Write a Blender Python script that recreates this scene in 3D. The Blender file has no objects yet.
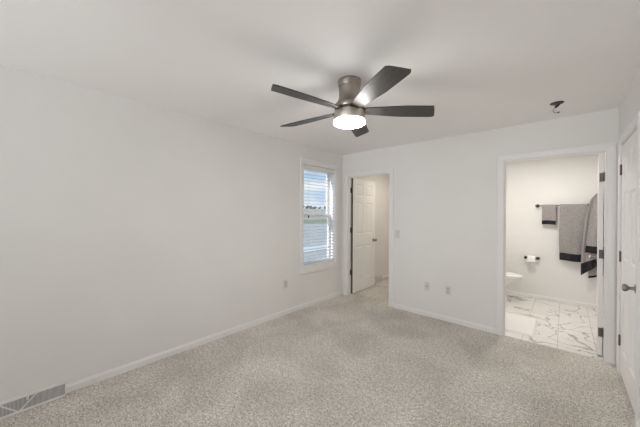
import bpy, bmesh, math, random
from mathutils import Vector, Matrix
random.seed(7)
PI = math.pi
scene = bpy.context.scene
COL = scene.collection

# ------------------------------------------------------------------ camera
H = 2.44                       # ceiling height
D = 3.801                      # wall with the two doorways
XL, XR = -2.904, 0.376         # left and right walls
CAMZ = 1.4285
F, YAW, PITCH, ROLL = 271.1, 0.7342, 0.00277, 0.0057
fw = Vector((-math.sin(YAW) * math.cos(PITCH), math.cos(YAW) * math.cos(PITCH), -math.sin(PITCH)))
rt = Vector((math.cos(YAW), math.sin(YAW), 0))
up = rt.cross(fw)
r2 = rt * math.cos(ROLL) + up * math.sin(ROLL)
u2 = -rt * math.sin(ROLL) + up * math.cos(ROLL)
cam_d = bpy.data.cameras.new('camera')
cam = bpy.data.objects.new('camera', cam_d)
COL.objects.link(cam)
M = Matrix((r2, u2, -fw)).transposed().to_4x4()
M.translation = (0, 0, CAMZ)
cam.matrix_world = M
cam_d.sensor_width = 36
cam_d.lens = F / 640 * 36
cam_d.clip_start = 0.02
cam_d.clip_end = 2000
scene.camera = cam

# ------------------------------------------------------------------ light and exposure
LENS_GLOW = 86.0       # ceiling fan lamp
REAR_FILL_W = 37.0          # fill lamp added behind the camera, inside the added window
BATH_W = 18.0
HALL_W = 10.0
SKY = 1.15
scene.view_settings.view_transform = 'Standard'
scene.view_settings.look = 'None'
scene.view_settings.gamma = 1
scene.view_settings.use_curve_mapping = False
scene.view_settings.exposure = -0.05
scene.cycles.use_denoising = True
scene.cycles.max_bounces = 14
scene.cycles.diffuse_bounces = 8
scene.cycles.sample_clamp_indirect = 6

w = bpy.data.worlds.new('sky')
scene.world = w
w.use_nodes = True
nt = w.node_tree
nt.nodes.clear()
N = nt.nodes.new
tc = N('ShaderNodeTexCoord'); sep = N('ShaderNodeSeparateXYZ')
nt.links.new(tc.outputs['Generated'], sep.inputs[0])
ramp = N('ShaderNodeValToRGB')
ramp.color_ramp.elements[0].position = 0.0; ramp.color_ramp.elements[0].color = (0.60, 0.72, 0.89, 1)
ramp.color_ramp.elements[1].position = 0.5; ramp.color_ramp.elements[1].color = (0.20, 0.42, 0.80, 1)
e = ramp.color_ramp.elements.new(0.16); e.color = (0.36, 0.54, 0.82, 1)
nt.links.new(sep.outputs['Z'], ramp.inputs[0])
mp = N('ShaderNodeMapping'); mp.inputs['Scale'].default_value = (2.4, 2.4, 11)
mp.inputs['Location'].default_value = (0.4, 0.0, 0.35)
nt.links.new(tc.outputs['Generated'], mp.inputs[0])
cl = N('ShaderNodeTexNoise'); cl.inputs['Scale'].default_value = 1.6; cl.inputs['Detail'].default_value = 6
nt.links.new(mp.outputs[0], cl.inputs[0])
cr = N('ShaderNodeValToRGB'); cr.color_ramp.elements[0].position = 0.47; cr.color_ramp.elements[1].position = 0.66
nt.links.new(cl.outputs[0], cr.inputs[0])
mx = N('ShaderNodeMix'); mx.data_type = 'RGBA'
nt.links.new(cr.outputs[0], mx.inputs[0]); nt.links.new(ramp.outputs[0], mx.inputs[6])
mx.inputs[7].default_value = (0.93, 0.94, 0.97, 1)
bg = N('ShaderNodeBackground'); bg.inputs[1].default_value = SKY
nt.links.new(mx.outputs[2], bg.inputs[0])
out = N('ShaderNodeOutputWorld'); nt.links.new(bg.outputs[0], out.inputs[0])

sun_d = bpy.data.lights.new('sun', 'SUN'); sun_d.energy = 4.0; sun_d.angle = 0.02
sun_d.color = (1, 0.96, 0.9)
sun = bpy.data.objects.new('sun', sun_d); COL.objects.link(sun)
sun.rotation_euler = Vector((0.17, 0.90, -0.42)).to_track_quat('-Z', 'Y').to_euler()     # rakes along the outside of the left wall

def area(name, loc, rot, sx, sy, watts, color, shape='RECTANGLE', spread=PI):
    d = bpy.data.lights.new(name, 'AREA'); d.shape = shape; d.size = sx
    if shape in ('RECTANGLE', 'ELLIPSE'): d.size_y = sy
    d.energy = watts; d.color = color; d.spread = spread
    o = bpy.data.objects.new(name, d); COL.objects.link(o)
    o.location = loc; o.rotation_euler = rot
    return o
RY = -3.40                                                       # wall behind the camera
area('rear_fill_lamp', (-1.30, RY + 0.34, 1.40), (PI / 2 + 0.42, 0, 0), 2.5, 1.46, REAR_FILL_W, (0.955, 0.97, 1.0), spread=math.radians(100))  # added fill lamp on the room side of the blocked window, brightens the bedroom

# ------------------------------------------------------------------ materials
def mat(name, color, rough=0.6, metal=0.0, spec=None):
    m = bpy.data.materials.new(name); m.use_nodes = True
    b = m.node_tree.nodes['Principled BSDF']
    b.inputs['Base Color'].default_value = (*color, 1)
    b.inputs['Roughness'].default_value = rough
    b.inputs['Metallic'].default_value = metal
    if spec is not None: b.inputs['Specular IOR Level'].default_value = spec
    return m
def nodes(m): return m.node_tree, m.node_tree.nodes['Principled BSDF'], m.node_tree.nodes.new
def add_noise(m, c1, c2, scale, detail=4, bump=0.0, dist=0.005, lo=0.35, hi=0.65, stretch=None, bscale=None):
    t, b, N = nodes(m)
    tc = N('ShaderNodeTexCoord'); n = N('ShaderNodeTexNoise')
    n.inputs['Scale'].default_value = scale; n.inputs['Detail'].default_value = detail
    src = tc.outputs['Object']
    if stretch:
        mp = N('ShaderNodeMapping'); mp.inputs['Scale'].default_value = stretch
        t.links.new(src, mp.inputs[0]); src = mp.outputs[0]
    t.links.new(src, n.inputs[0])
    r = N('ShaderNodeValToRGB')
    r.color_ramp.elements[0].position = lo; r.color_ramp.elements[0].color = (*c1, 1)
    r.color_ramp.elements[1].position = hi; r.color_ramp.elements[1].color = (*c2, 1)
    t.links.new(n.outputs[0], r.inputs[0]); t.links.new(r.outputs[0], b.inputs['Base Color'])
    if bump:
        n2 = n
        if bscale:
            n2 = N('ShaderNodeTexNoise'); n2.inputs['Scale'].default_value = bscale; n2.inputs['Detail'].default_value = 3
            t.links.new(src, n2.inputs[0])
        bp = N('ShaderNodeBump'); bp.inputs['Strength'].default_value = bump; bp.inputs['Distance'].default_value = dist
        t.links.new(n2.outputs[0], bp.inputs['Height']); t.links.new(bp.outputs[0], b.inputs['Normal'])
    return r.outputs[0]

m_wall = mat('wall_paint', (0.775, 0.768, 0.75), 0.75)
add_noise(m_wall, (0.765, 0.758, 0.74), (0.785, 0.778, 0.76), 2.0, bump=0.12, dist=0.002, bscale=140)
m_ceil = mat('ceiling_paint', (0.80, 0.79, 0.775), 0.9)
add_noise(m_ceil, (0.875, 0.865, 0.85), (0.89, 0.88, 0.865), 1.5, bump=0.2, dist=0.003, bscale=90)
m_trim = mat('trim_paint', (0.80, 0.795, 0.785), 0.42)
add_noise(m_trim, (0.795, 0.79, 0.78), (0.81, 0.805, 0.795), 3)
m_door = mat('door_paint', (0.82, 0.81, 0.795), 0.40)
add_noise(m_door, (0.85, 0.845, 0.83), (0.865, 0.86, 0.845), 4, bump=0.08, dist=0.001, bscale=60, stretch=(1, 1, 0.1))
m_vinyl = mat('window_vinyl', (0.86, 0.87, 0.88), 0.35); add_noise(m_vinyl, (0.85, 0.86, 0.87), (0.87, 0.88, 0.89), 3)
m_slat = mat('blind_slat', (0.84, 0.84, 0.84), 0.45); add_noise(m_slat, (0.83, 0.83, 0.83), (0.85, 0.85, 0.85), 3)
m_plate = mat('outlet_plastic', (0.74, 0.735, 0.72), 0.35); add_noise(m_plate, (0.655, 0.65, 0.635), (0.67, 0.665, 0.65), 6)
m_slot = mat('outlet_slot', (0.10, 0.10, 0.10), 0.6); add_noise(m_slot, (0.09, 0.09, 0.09), (0.12, 0.12, 0.12), 20)
m_nickel = mat('brushed_nickel', (0.52, 0.48, 0.44), 0.36, 1.0)
add_noise(m_nickel, (0.33, 0.295, 0.265), (0.42, 0.38, 0.345), 30, stretch=(1, 1, 9), lo=0.3, hi=0.7)
m_satin = mat('satin_nickel', (0.46, 0.44, 0.42), 0.32, 1.0); add_noise(m_satin, (0.25, 0.235, 0.22), (0.32, 0.30, 0.285), 40)
m_hinge = mat('hinge_metal', (0.13, 0.12, 0.11), 0.45, 0.7); add_noise(m_hinge, (0.115, 0.105, 0.096), (0.15, 0.138, 0.127), 50)
m_bronze = mat('dark_bronze', (0.055, 0.048, 0.045), 0.42, 0.7); add_noise(m_bronze, (0.05, 0.043, 0.04), (0.07, 0.06, 0.055), 40)
m_blade = mat('blade_wood', (0.09, 0.082, 0.075), 0.46)
add_noise(m_blade, (0.030, 0.028, 0.026), (0.068, 0.063, 0.058), 14, detail=6, stretch=(1.2, 14, 4), lo=0.3, hi=0.7)
m_porc = mat('porcelain', (0.86, 0.85, 0.83), 0.12); add_noise(m_porc, (0.855, 0.845, 0.825), (0.865, 0.855, 0.835), 3)
m_paper = mat('tissue_paper', (0.88, 0.87, 0.85), 0.9); add_noise(m_paper, (0.86, 0.85, 0.83), (0.89, 0.88, 0.86), 60, bump=0.2, dist=0.001)
m_card = mat('cardboard', (0.45, 0.34, 0.24), 0.9); add_noise(m_card, (0.42, 0.31, 0.22), (0.48, 0.37, 0.26), 60)
m_towel = mat('grey_terry', (0.25, 0.24, 0.235), 0.95)
add_noise(m_towel, (0.235, 0.222, 0.215), (0.36, 0.342, 0.332), 110, detail=5, bump=0.7, dist=0.004, lo=0.3, hi=0.7, stretch=(1, 1, 0.55))
m_hem = mat('black_terry', (0.012, 0.012, 0.013), 0.95)
add_noise(m_hem, (0.008, 0.008, 0.009), (0.022, 0.021, 0.021), 120, bump=0.6, dist=0.003)
m_mat = mat('white_cotton', (0.82, 0.80, 0.785), 0.95); add_noise(m_mat, (0.79, 0.77, 0.755), (0.84, 0.825, 0.81), 150, bump=0.5, dist=0.004)
m_reg = mat('register_enamel', (0.70, 0.685, 0.665), 0.45); add_noise(m_reg, (0.69, 0.675, 0.655), (0.71, 0.695, 0.675), 5)
m_fin = mat('register_fin', (0.42, 0.41, 0.405), 0.5, 0.0); add_noise(m_fin, (0.60, 0.59, 0.58), (0.66, 0.65, 0.64), 10)
m_dark = mat('duct_dark', (0.07, 0.068, 0.066), 0.7); add_noise(m_dark, (0.06, 0.058, 0.056), (0.085, 0.082, 0.08), 10)
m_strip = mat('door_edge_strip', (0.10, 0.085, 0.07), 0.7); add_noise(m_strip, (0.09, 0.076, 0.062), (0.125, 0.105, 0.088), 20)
m_band = mat('light_band_nickel', (0.66, 0.62, 0.56), 0.38, 1.0); add_noise(m_band, (0.62, 0.58, 0.52), (0.70, 0.66, 0.60), 30, stretch=(1, 1, 9))
m_recep = mat('receptacle_plastic', (0.52, 0.515, 0.50), 0.4); add_noise(m_recep, (0.51, 0.505, 0.49), (0.54, 0.535, 0.52), 20)
m_wire = mat('wire_plastic', (0.12, 0.10, 0.09), 0.5); add_noise(m_wire, (0.10, 0.085, 0.078), (0.15, 0.125, 0.115), 30)
m_cordw = mat('cord_white', (0.78, 0.78, 0.78), 0.7); add_noise(m_cordw, (0.76, 0.76, 0.76), (0.80, 0.80, 0.80), 30)

def emis(name, color, strength):
    m = bpy.data.materials.new(name); m.use_nodes = True
    b = m.node_tree.nodes['Principled BSDF']
    b.inputs['Base Color'].default_value = (0.85, 0.85, 0.83, 1)
    b.inputs['Emission Color'].default_value = (*color, 1)
    b.inputs['Emission Strength'].default_value = strength
    return m
m_lens = emis('fan_lens_glow', (1.0, 0.985, 0.965), LENS_GLOW)
m_dome = emis('dome_glow', (1.0, 0.92, 0.82), 3.0)

m_glass = bpy.data.materials.new('window_glass'); m_glass.use_nodes = True
t = m_glass.node_tree; t.nodes.clear(); N = t.nodes.new
tr = N('ShaderNodeBsdfTransparent'); tr.inputs[0].default_value = (0.96, 0.98, 0.97, 1)
gl = N('ShaderNodeBsdfGlossy'); gl.inputs['Roughness'].default_value = 0.02
lw = N('ShaderNodeLayerWeight'); lw.inputs[0].default_value = 0.5
fr = N('ShaderNodeMath'); fr.operation = 'MULTIPLY_ADD'; fr.inputs[1].default_value = 0.06; fr.inputs[2].default_value = 0.02
t.links.new(lw.outputs['Facing'], fr.inputs[0])
ms = N('ShaderNodeMixShader'); o_ = N('ShaderNodeOutputMaterial')
t.links.new(fr.outputs[0], ms.inputs[0]); t.links.new(tr.outputs[0], ms.inputs[1]); t.links.new(gl.outputs[0], ms.inputs[2]); t.links.new(ms.outputs[0], o_.inputs[0])

# carpet: multi-tone loop pile
m_carpet = mat('carpet_pile', (0.5, 0.46, 0.41), 0.97, spec=0.1)
t, b, N = nodes(m_carpet)
tc = N('ShaderNodeTexCoord')
n1 = N('ShaderNodeTexNoise'); n1.inputs['Scale'].default_value = 98; n1.inputs['Detail'].default_value = 4; n1.inputs['Roughness'].default_value = 0.72
n2 = N('ShaderNodeTexNoise'); n2.inputs['Scale'].default_value = 2.2; n2.inputs['Detail'].default_value = 5; n2.inputs['Distortion'].default_value = 0.6
n3 = N('ShaderNodeTexVoronoi'); n3.inputs['Scale'].default_value = 130
for n in (n1, n2, n3): t.links.new(tc.outputs['Object'], n.inputs['Vector'])
r1 = N('ShaderNodeValToRGB'); cr_ = r1.color_ramp
cr_.elements[0].position = 0.37; cr_.elements[0].color = (0.24, 0.21, 0.175, 1)
cr_.elements[1].position = 0.62; cr_.elements[1].color = (1.0, 0.98, 0.94, 1)
e = cr_.elements.new(0.455); e.color = (0.70, 0.655, 0.60, 1)
e = cr_.elements.new(0.53); e.color = (0.92, 0.875, 0.82, 1)
t.links.new(n1.outputs[0], r1.inputs[0])
r2_ = N('ShaderNodeValToRGB')
r2_.color_ramp.elements[0].position = 0.36; r2_.color_ramp.elements[0].color = (0.82, 0.81, 0.80, 1)
r2_.color_ramp.elements[1].position = 0.64; r2_.color_ramp.elements[1].color = (1.0, 1.0, 1.0, 1)
t.links.new(n2.outputs[0], r2_.inputs[0])
mu = N('ShaderNodeMix'); mu.data_type = 'RGBA'; mu.blend_type = 'MULTIPLY'; mu.inputs[0].default_value = 1
t.links.new(r1.outputs[0], mu.inputs[6]); t.links.new(r2_.outputs[0], mu.inputs[7])
n4 = N('ShaderNodeTexNoise'); n4.inputs['Scale'].default_value = 40; n4.inputs['Detail'].default_value = 3
t.links.new(tc.outputs['Object'], n4.inputs['Vector'])
r4 = N('ShaderNodeValToRGB')
r4.color_ramp.elements[0].position = 0.36; r4.color_ramp.elements[0].color = (0.76, 0.75, 0.73, 1)
r4.color_ramp.elements[1].position = 0.60; r4.color_ramp.elements[1].color = (1.0, 1.0, 1.0, 1)
t.links.new(n4.outputs[0], r4.inputs[0])
mu4 = N('ShaderNodeMix'); mu4.data_type = 'RGBA'; mu4.blend_type = 'MULTIPLY'; mu4.inputs[0].default_value = 1
t.links.new(mu.outputs[2], mu4.inputs[6]); t.links.new(r4.outputs[0], mu4.inputs[7])
t.links.new(mu4.outputs[2], b.inputs['Base Color'])
ad = N('ShaderNodeMath'); ad.operation = 'SUBTRACT'
t.links.new(n1.outputs[0], ad.inputs[0]); t.links.new(n3.outputs['Distance'], ad.inputs[1])
bp = N('ShaderNodeBump'); bp.inputs['Strength'].default_value = 0.7; bp.inputs['Distance'].default_value = 0.012
t.links.new(ad.outputs[0], bp.inputs['Height']); t.links.new(bp.outputs[0], b.inputs['Normal'])

# marble tile, 12 x 24 in, running away from the doorway
m_marble = mat('marble_tile', (0.84, 0.82, 0.80), 0.22)
t, b, N = nodes(m_marble)
tc = N('ShaderNodeTexCoord')
mp = N('ShaderNodeMapping'); mp.inputs['Rotation'].default_value = (0, 0, PI / 2); mp.inputs['Location'].default_value = (0.24, 0.05, 0)
t.links.new(tc.outputs['Object'], mp.inputs[0])
br = N('ShaderNodeTexBrick'); br.offset = 0.5
br.inputs['Scale'].default_value = 1; br.inputs['Brick Width'].default_value = 0.61; br.inputs['Row Height'].default_value = 0.305
br.inputs['Mortar Size'].default_value = 0.003; br.inputs['Color1'].default_value = (1, 1, 1, 1); br.inputs['Color2'].default_value = (0.97, 0.965, 0.96, 1)
br.inputs['Mortar'].default_value = (0.62, 0.60, 0.58, 1)
t.links.new(mp.outputs[0], br.inputs[0])
def vein(scale, width, col, rough, distort):
    n = N('ShaderNodeTexNoise'); n.inputs['Scale'].default_value = scale; n.inputs['Detail'].default_value = 2.5
    n.inputs['Roughness'].default_value = rough; n.inputs['Distortion'].default_value = distort
    t.links.new(tc.outputs['Object'], n.inputs[0])
    a = N('ShaderNodeMath'); a.operation = 'SUBTRACT'; a.inputs[1].default_value = 0.5; t.links.new(n.outputs[0], a.inputs[0])
    c = N('ShaderNodeMath'); c.operation = 'ABSOLUTE'; t.links.new(a.outputs[0], c.inputs[0])
    r = N('ShaderNodeValToRGB'); r.color_ramp.elements[0].position = 0; r.color_ramp.elements[0].color = (*col, 1)
    r.color_ramp.elements[1].position = width; r.color_ramp.elements[1].color = (1, 1, 1, 1)
    t.links.new(c.outputs[0], r.inputs[0]); return r.outputs[0]
def mul(a, c):
    k = N('ShaderNodeMix'); k.data_type = 'RGBA'; k.blend_type = 'MULTIPLY'; k.inputs[0].default_value = 1
    t.links.new(a, k.inputs[6]); t.links.new(c, k.inputs[7]); return k.outputs[2]
base = N('ShaderNodeRGB'); base.outputs[0].default_value = (0.83, 0.81, 0.79, 1)
c = mul(base.outputs[0], br.outputs['Color'])
c = mul(c, vein(2.5, 0.022, (0.46, 0.44, 0.41), 0.42, 0.8))
c = mul(c, vein(3.1, 0.008, (0.72, 0.71, 0.70), 0.6, 1.2))
t.links.new(c, b.inputs['Base Color'])

m_field = mat('dry_field', (0.42, 0.36, 0.26), 1); add_noise(m_field, (0.42, 0.37, 0.29), (0.58, 0.51, 0.40), 0.05, detail=8)
m_grass = mat('green_grass', (0.20, 0.27, 0.09), 1); add_noise(m_grass, (0.24, 0.26, 0.15), (0.34, 0.36, 0.22), 0.4, detail=8)
m_gravel = mat('grey_gravel', (0.36, 0.37, 0.37), 1); add_noise(m_gravel, (0.46, 0.44, 0.40), (0.58, 0.56, 0.52), 3, detail=8)
m_conc = mat('pale_concrete', (0.62, 0.63, 0.63), 0.9); add_noise(m_conc, (0.76, 0.74, 0.70), (0.84, 0.82, 0.78), 2, detail=6)
m_leaf = mat('tree_leaf', (0.06, 0.075, 0.06), 1); add_noise(m_leaf, (0.06, 0.075, 0.075), (0.12, 0.14, 0.12), 0.8, detail=6)
m_bark = mat('tree_bark', (0.10, 0.08, 0.065), 1); add_noise(m_bark, (0.08, 0.065, 0.05), (0.13, 0.1, 0.08), 3)

# ------------------------------------------------------------------ helpers
def box(bm, x0, x1, y0, y1, z0, z1):
    v = [bm.verts.new(p) for p in ((x0,y0,z0),(x1,y0,z0),(x1,y1,z0),(x0,y1,z0),(x0,y0,z1),(x1,y0,z1),(x1,y1,z1),(x0,y1,z1))]
    for f in ((3,2,1,0),(4,5,6,7),(0,1,5,4),(1,2,6,5),(2,3,7,6),(3,0,4,7)): bm.faces.new([v[i] for i in f])
def loft(bm, loops, cap=True, closed=True):
    vs = [[bm.verts.new(p) for p in L] for L in loops]
    n = len(vs[0])
    for a, c in zip(vs, vs[1:]):
        for i in range(n if closed else n - 1):
            j = (i + 1) % n
            bm.faces.new((a[i], a[j], c[j], c[i]))
    if cap:
        bm.faces.new(list(reversed(vs[0]))); bm.faces.new(vs[-1])
def frame_of(axis):
    a = Vector(axis).normalized()
    h = Vector((0, 0, 1)) if abs(a.z) < 0.9 else Vector((1, 0, 0))
    u = a.cross(h).normalized(); v = a.cross(u)
    return a, u, v
def lathe(bm, prof, base=(0, 0, 0), axis=(0, 0, 1), n=32):      # prof: (radius, distance along axis)
    a, u, v = frame_of(axis); B = Vector(base)
    loops = []
    for r, t_ in prof:
        loops.append([B + a * t_ + (u * math.cos(2*PI*i/n) + v * math.sin(2*PI*i/n)) * max(r, 1e-4) for i in range(n)])
    loft(bm, loops)
def cyl(bm, p, q, r, n=16):
    p, q = Vector(p), Vector(q)
    lathe(bm, [(r, 0), (r, (q - p).length)], p, q - p, n)
def tube(bm, pts, r, n=8):
    pts = [Vector(p) for p in pts]; loops = []
    for i, p in enumerate(pts):
        d = (pts[min(i+1, len(pts)-1)] - pts[max(i-1, 0)])
        a, u, v = frame_of(d)
        loops.append([p + (u*math.cos(2*PI*k/n) + v*math.sin(2*PI*k/n))*r for k in range(n)])
    loft(bm, loops)
def smooth(o, ang=0.6):
    me = o.data
    for p in me.polygons: p.use_smooth = True
    me.set_sharp_from_angle(angle=ang)
def obj(name, bm, m, parent=None, bevel=0, sm=False, seg=2):
    bmesh.ops.recalc_face_normals(bm, faces=bm.faces)
    me = bpy.data.meshes.new(name); bm.to_mesh(me); bm.free()
    o = bpy.data.objects.new(name, me); COL.objects.link(o)
    me.materials.append(m)
    if parent is not None: o.parent = parent
    if sm: smooth(o)
    if bevel:
        bv = o.modifiers.new('bevel', 'BEVEL'); bv.width = bevel; bv.segments = seg; bv.limit_method = 'ANGLE'; bv.angle_limit = 0.7
    return o
def tag(o, label, cat, group=None, kind=None):
    o['label'] = label; o['category'] = cat
    if group: o['group'] = group
    if kind: o['kind'] = kind
    return o
def thing(name, label, cat, loc=(0,0,0), rz=0, group=None, kind=None):
    o = bpy.data.objects.new(name, None); COL.objects.link(o); o.empty_display_size = 0.1
    o.location = loc; o.rotation_euler = (0, 0, rz)
    return tag(o, label, cat, group, kind)
def copy_tree(o, parent=None):
    c = o.copy(); COL.objects.link(c)
    if parent is not None: c.parent = parent
    for ch in list(o.children): copy_tree(ch, c)
    return c
def boxes(name, bxs, m, label, cat, bevel=0, kind='structure', parent=None):
    bm = bmesh.new()
    for q in bxs: box(bm, *q)
    o = obj(name, bm, m, parent, bevel)
    if parent is None: tag(o, label, cat, kind=kind)
    elif label: o['label'] = label
    return o

# ------------------------------------------------------------------ shell
T = 0.10                    # partition thickness
DB = D + T                  # far face of the doorway wall
FY = 5.85                   # bathroom far wall
BX0, BX1 = -1.24, 0.46      # bathroom left / right walls
HY = 6.30                   # passage far wall
# doorway clear openings
HX0, HX1 = -2.785, -2.000   # left doorway
PX0, PX1 = -0.525, 0.292    # bathroom doorway
DOORH = 2.045
J = 0.018                   # jamb thickness
WY0, WY1, WZ0, WZ1 = 2.835, 3.600, 0.600, 2.165   # window opening in the left wall
OW = 0.17                   # outside wall thickness
RD0, RD1 = 2.835, 3.605     # right wall doorway clear opening

bm = bmesh.new(); box(bm, XL, XR + T + 0.02, RY, DB, -0.05, 0); box(bm, XL, -1.36, DB, HY, -0.05, 0)
tag(obj('floor', bm, m_carpet), 'beige and grey speckled carpet covering the bedroom floor', 'floor', kind='structure')
boxes('floor_bathroom', [(-1.36, BX1, DB, FY, -0.05, -0.002)], m_marble, 'white marble-look tile floor with grey veins in the bathroom', 'floor')
boxes('ceiling', [(XL - OW, BX1 + T, RY - OW, HY + T, H, H + 0.1)], m_ceil, 'plain white ceiling above the bedroom', 'ceiling')
boxes('wall_left', [(XL-OW, XL, RY-OW, WY0, -0.05, H), (XL-OW, XL, WY1, HY+T, -0.05, H), (XL-OW, XL, WY0, WY1, -0.05, WZ0), (XL-OW, XL, WY0, WY1, WZ1, H)],
      m_wall, 'long white wall on the left, with the window', 'wall')
boxes('wall_back', [(XL, HX0-J, D, DB, 0, H), (HX1+J, PX0-J, D, DB, 0, H), (PX1+J, XR+T, D, DB, 0, H), (HX0-J, HX1+J, D, DB, DOORH+J, H), (PX0-J, PX1+J, D, DB, DOORH+J, H)],
      m_wall, 'white wall facing the camera, with two open doorways', 'wall')
boxes('wall_right', [(XR, XR+T, RY-OW, RD0-J, 0, H), (XR, XR+T, RD1+J, D, 0, H), (XR, XR+T, RD0-J, RD1+J, DOORH+J, H), (XR+T, XR+T+0.02, RD0-0.1, D, 0, H)],
      m_wall, 'white wall at the right edge, with the closed door', 'wall')
RW = (-2.60, 0.0, 0.60, 2.20)     # opening for the added, unseen window behind the camera
boxes('wall_rear', [(XL, RW[0], RY-OW, RY, -0.05, H), (RW[1], XR, RY-OW, RY, -0.05, H), (RW[0], RW[1], RY-OW, RY, -0.05, RW[2]), (RW[0], RW[1], RY-OW, RY, RW[3], H)],
      m_wall, 'white wall behind the camera', 'wall')
boxes('wall_partition', [(-1.36, BX0, DB, HY, 0, H)], m_wall, 'white partition between bathroom and passage', 'wall')
boxes('wall_bathroom_back', [(BX0, BX1+T, FY, FY+T, -0.05, H)], m_wall, 'white bathroom wall behind the towel bar', 'wall')
boxes('wall_bathroom_right', [(BX1, BX1+T, DB, FY, -0.05, H)], m_wall, 'white bathroom wall on the right, behind the open door', 'wall')
boxes('wall_passage_back', [(XL, -1.36, HY, HY+T, -0.05, H)], m_wall, 'white wall at the far end of the passage', 'wall')

# ------------------------------------------------------------------ baseboards and casings
BH, BT = 0.066, 0.013
CW, CT = 0.066, 0.016       # casing width / thickness
def base_run(name, segs, label):
    # seg: (p0, p1, n): p0->p1 at the wall line, n = direction out of the wall
    bm = bmesh.new()
    for p0, p1, n in segs:
        p0, p1, n = Vector((*p0, 0)), Vector((*p1, 0)), Vector((*n, 0))
        prof = [(0, 0), (BT, 0), (BT, BH*0.72), (BT*0.55, BH*0.86), (BT*0.45, BH), (0, BH)]
        loft(bm, [[p + n*a + Vector((0, 0, z)) for a, z in prof] for p in (p0, p1)])
    return tag(obj(name, bm, m_trim), label, 'baseboard', kind='structure')
base_run('baseboard_left', [((XL, RY), (XL, -0.555), (1, 0)), ((XL, 0.249), (XL, D), (1, 0)), ((XL, DB), (XL, 4.93), (1, 0)), ((XL, 5.20), (XL, HY), (1, 0))], 'white baseboard along the left wall under the window')
base_run('baseboard_back', [((HX1+CW+0.006, D), (PX0-CW-0.006, D), (0, -1))], 'white baseboard between the two doorways')
base_run('baseboard_right', [((XR, RY), (XR, RD0-CW), (-1, 0))], 'white baseboard along the right wall')
base_run('baseboard_passage', [((XL, HY), (-1.36, HY), (0, -1)), ((-1.36, DB), (-1.36, HY), (-1, 0))], 'white baseboard inside the passage')
base_run('baseboard_bathroom', [((BX0, FY), (BX1, FY), (0, -1)), ((BX1, DB), (BX1, FY), (-1, 0)), ((BX0, DB), (BX0, FY), (1, 0))], 'pale baseboard around the bathroom floor')

def casing(name, a0, a1, ztop, mk, label, floor=0.0):
    """door casing: two legs and a head, with a stepped profile. mk(a, z, d) -> point; a along wall, d out of wall"""
    bm = bmesh.new()
    prof = [(0, 0), (0, CT*0.6), (CW*0.12, CT*0.75), (CW*0.6, CT), (CW*0.9, CT), (CW, CT*0.75), (CW, 0)]
    for s, a in ((-1, a0 - 0.005), (1, a1 + 0.005)):
        L = []
        for z, ext in ((floor, 0), (ztop + 0.005, 1)):
            L.append([mk(a + s*q, z + (q if ext else 0), d) for q, d in prof])
        loft(bm, L)
    L = []
    for s, a in ((-1, a0 - 0.005), (1, a1 + 0.005)):
        L.append([mk(a + s*q, ztop + 0.005 + q, d) for q, d in prof])
    loft(bm, L)
    return tag(obj(name, bm, m_trim), label, 'trim', kind='structure')
casing('trim_1', HX0, HX1, DOORH, lambda a, z, d: (a, D - d, z), 'white casing around the left doorway beside the window')
casing('trim_2', PX0, PX1, DOORH, lambda a, z, d: (a, D - d, z), 'white casing around the bathroom doorway')
casing('trim_3', RD0, RD1, DOORH, lambda a, z, d: (XR - d, a, z), 'white casing around the closed door at the right edge')
casing('trim_4', HX0, HX1, DOORH, lambda a, z, d: (a, DB + d, z), 'white casing on the passage side of the left doorway')
casing('trim_5', PX0, PX1, DOORH, lambda a, z, d: (a, DB + d, z), 'white casing on the bathroom side of its doorway')
def jambs(name, bxs, label): boxes(name, bxs, m_trim, label, 'door jamb')
jambs('trim_6', [(HX0-J, HX0, D-0.001, DB+0.001, 0, DOORH), (HX1, HX1+J, D-0.001, DB+0.001, 0, DOORH), (HX0-J, HX1+J, D-0.001, DB+0.001, DOORH, DOORH+J),
                 (HX0, HX0+0.011, D+0.028, D+0.060, 0, DOORH), (HX1-0.011, HX1, D+0.028, D+0.060, 0, DOORH), (HX0+.011, HX1-.011, D+0.028, D+0.060, DOORH-0.011, DOORH)],
      'white jamb lining the left doorway')
jambs('trim_7', [(PX0-J, PX0, D-0.001, DB+0.001, 0, DOORH), (PX1, PX1+J, D-0.001, DB+0.001, 0, DOORH), (PX0-J, PX1+J, D-0.001, DB+0.001, DOORH, DOORH+J),
                 (PX0, PX0+0.011, D+0.028, D+0.060, 0, DOORH), (PX0+.011, PX1-.011, D+0.028, D+0.060, DOORH-0.011, DOORH)],
      'white jamb lining the bathroom doorway')
jambs('trim_8', [(XR-0.001, XR+T, RD0-J, RD0, 0, DOORH), (XR-0.001, XR+T, RD1, RD1+J, 0, DOORH), (XR-0.001, XR+T, RD0-J, RD1+J, DOORH, DOORH+J)],
      'white jamb around the closed right-hand door')
boxes('trim_9', [(PX0, PX1, D+0.02, DB+0.06, -0.002, 0.006)], m_marble, 'pale threshold strip between carpet and bathroom tile', 'threshold', bevel=0.003)

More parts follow.
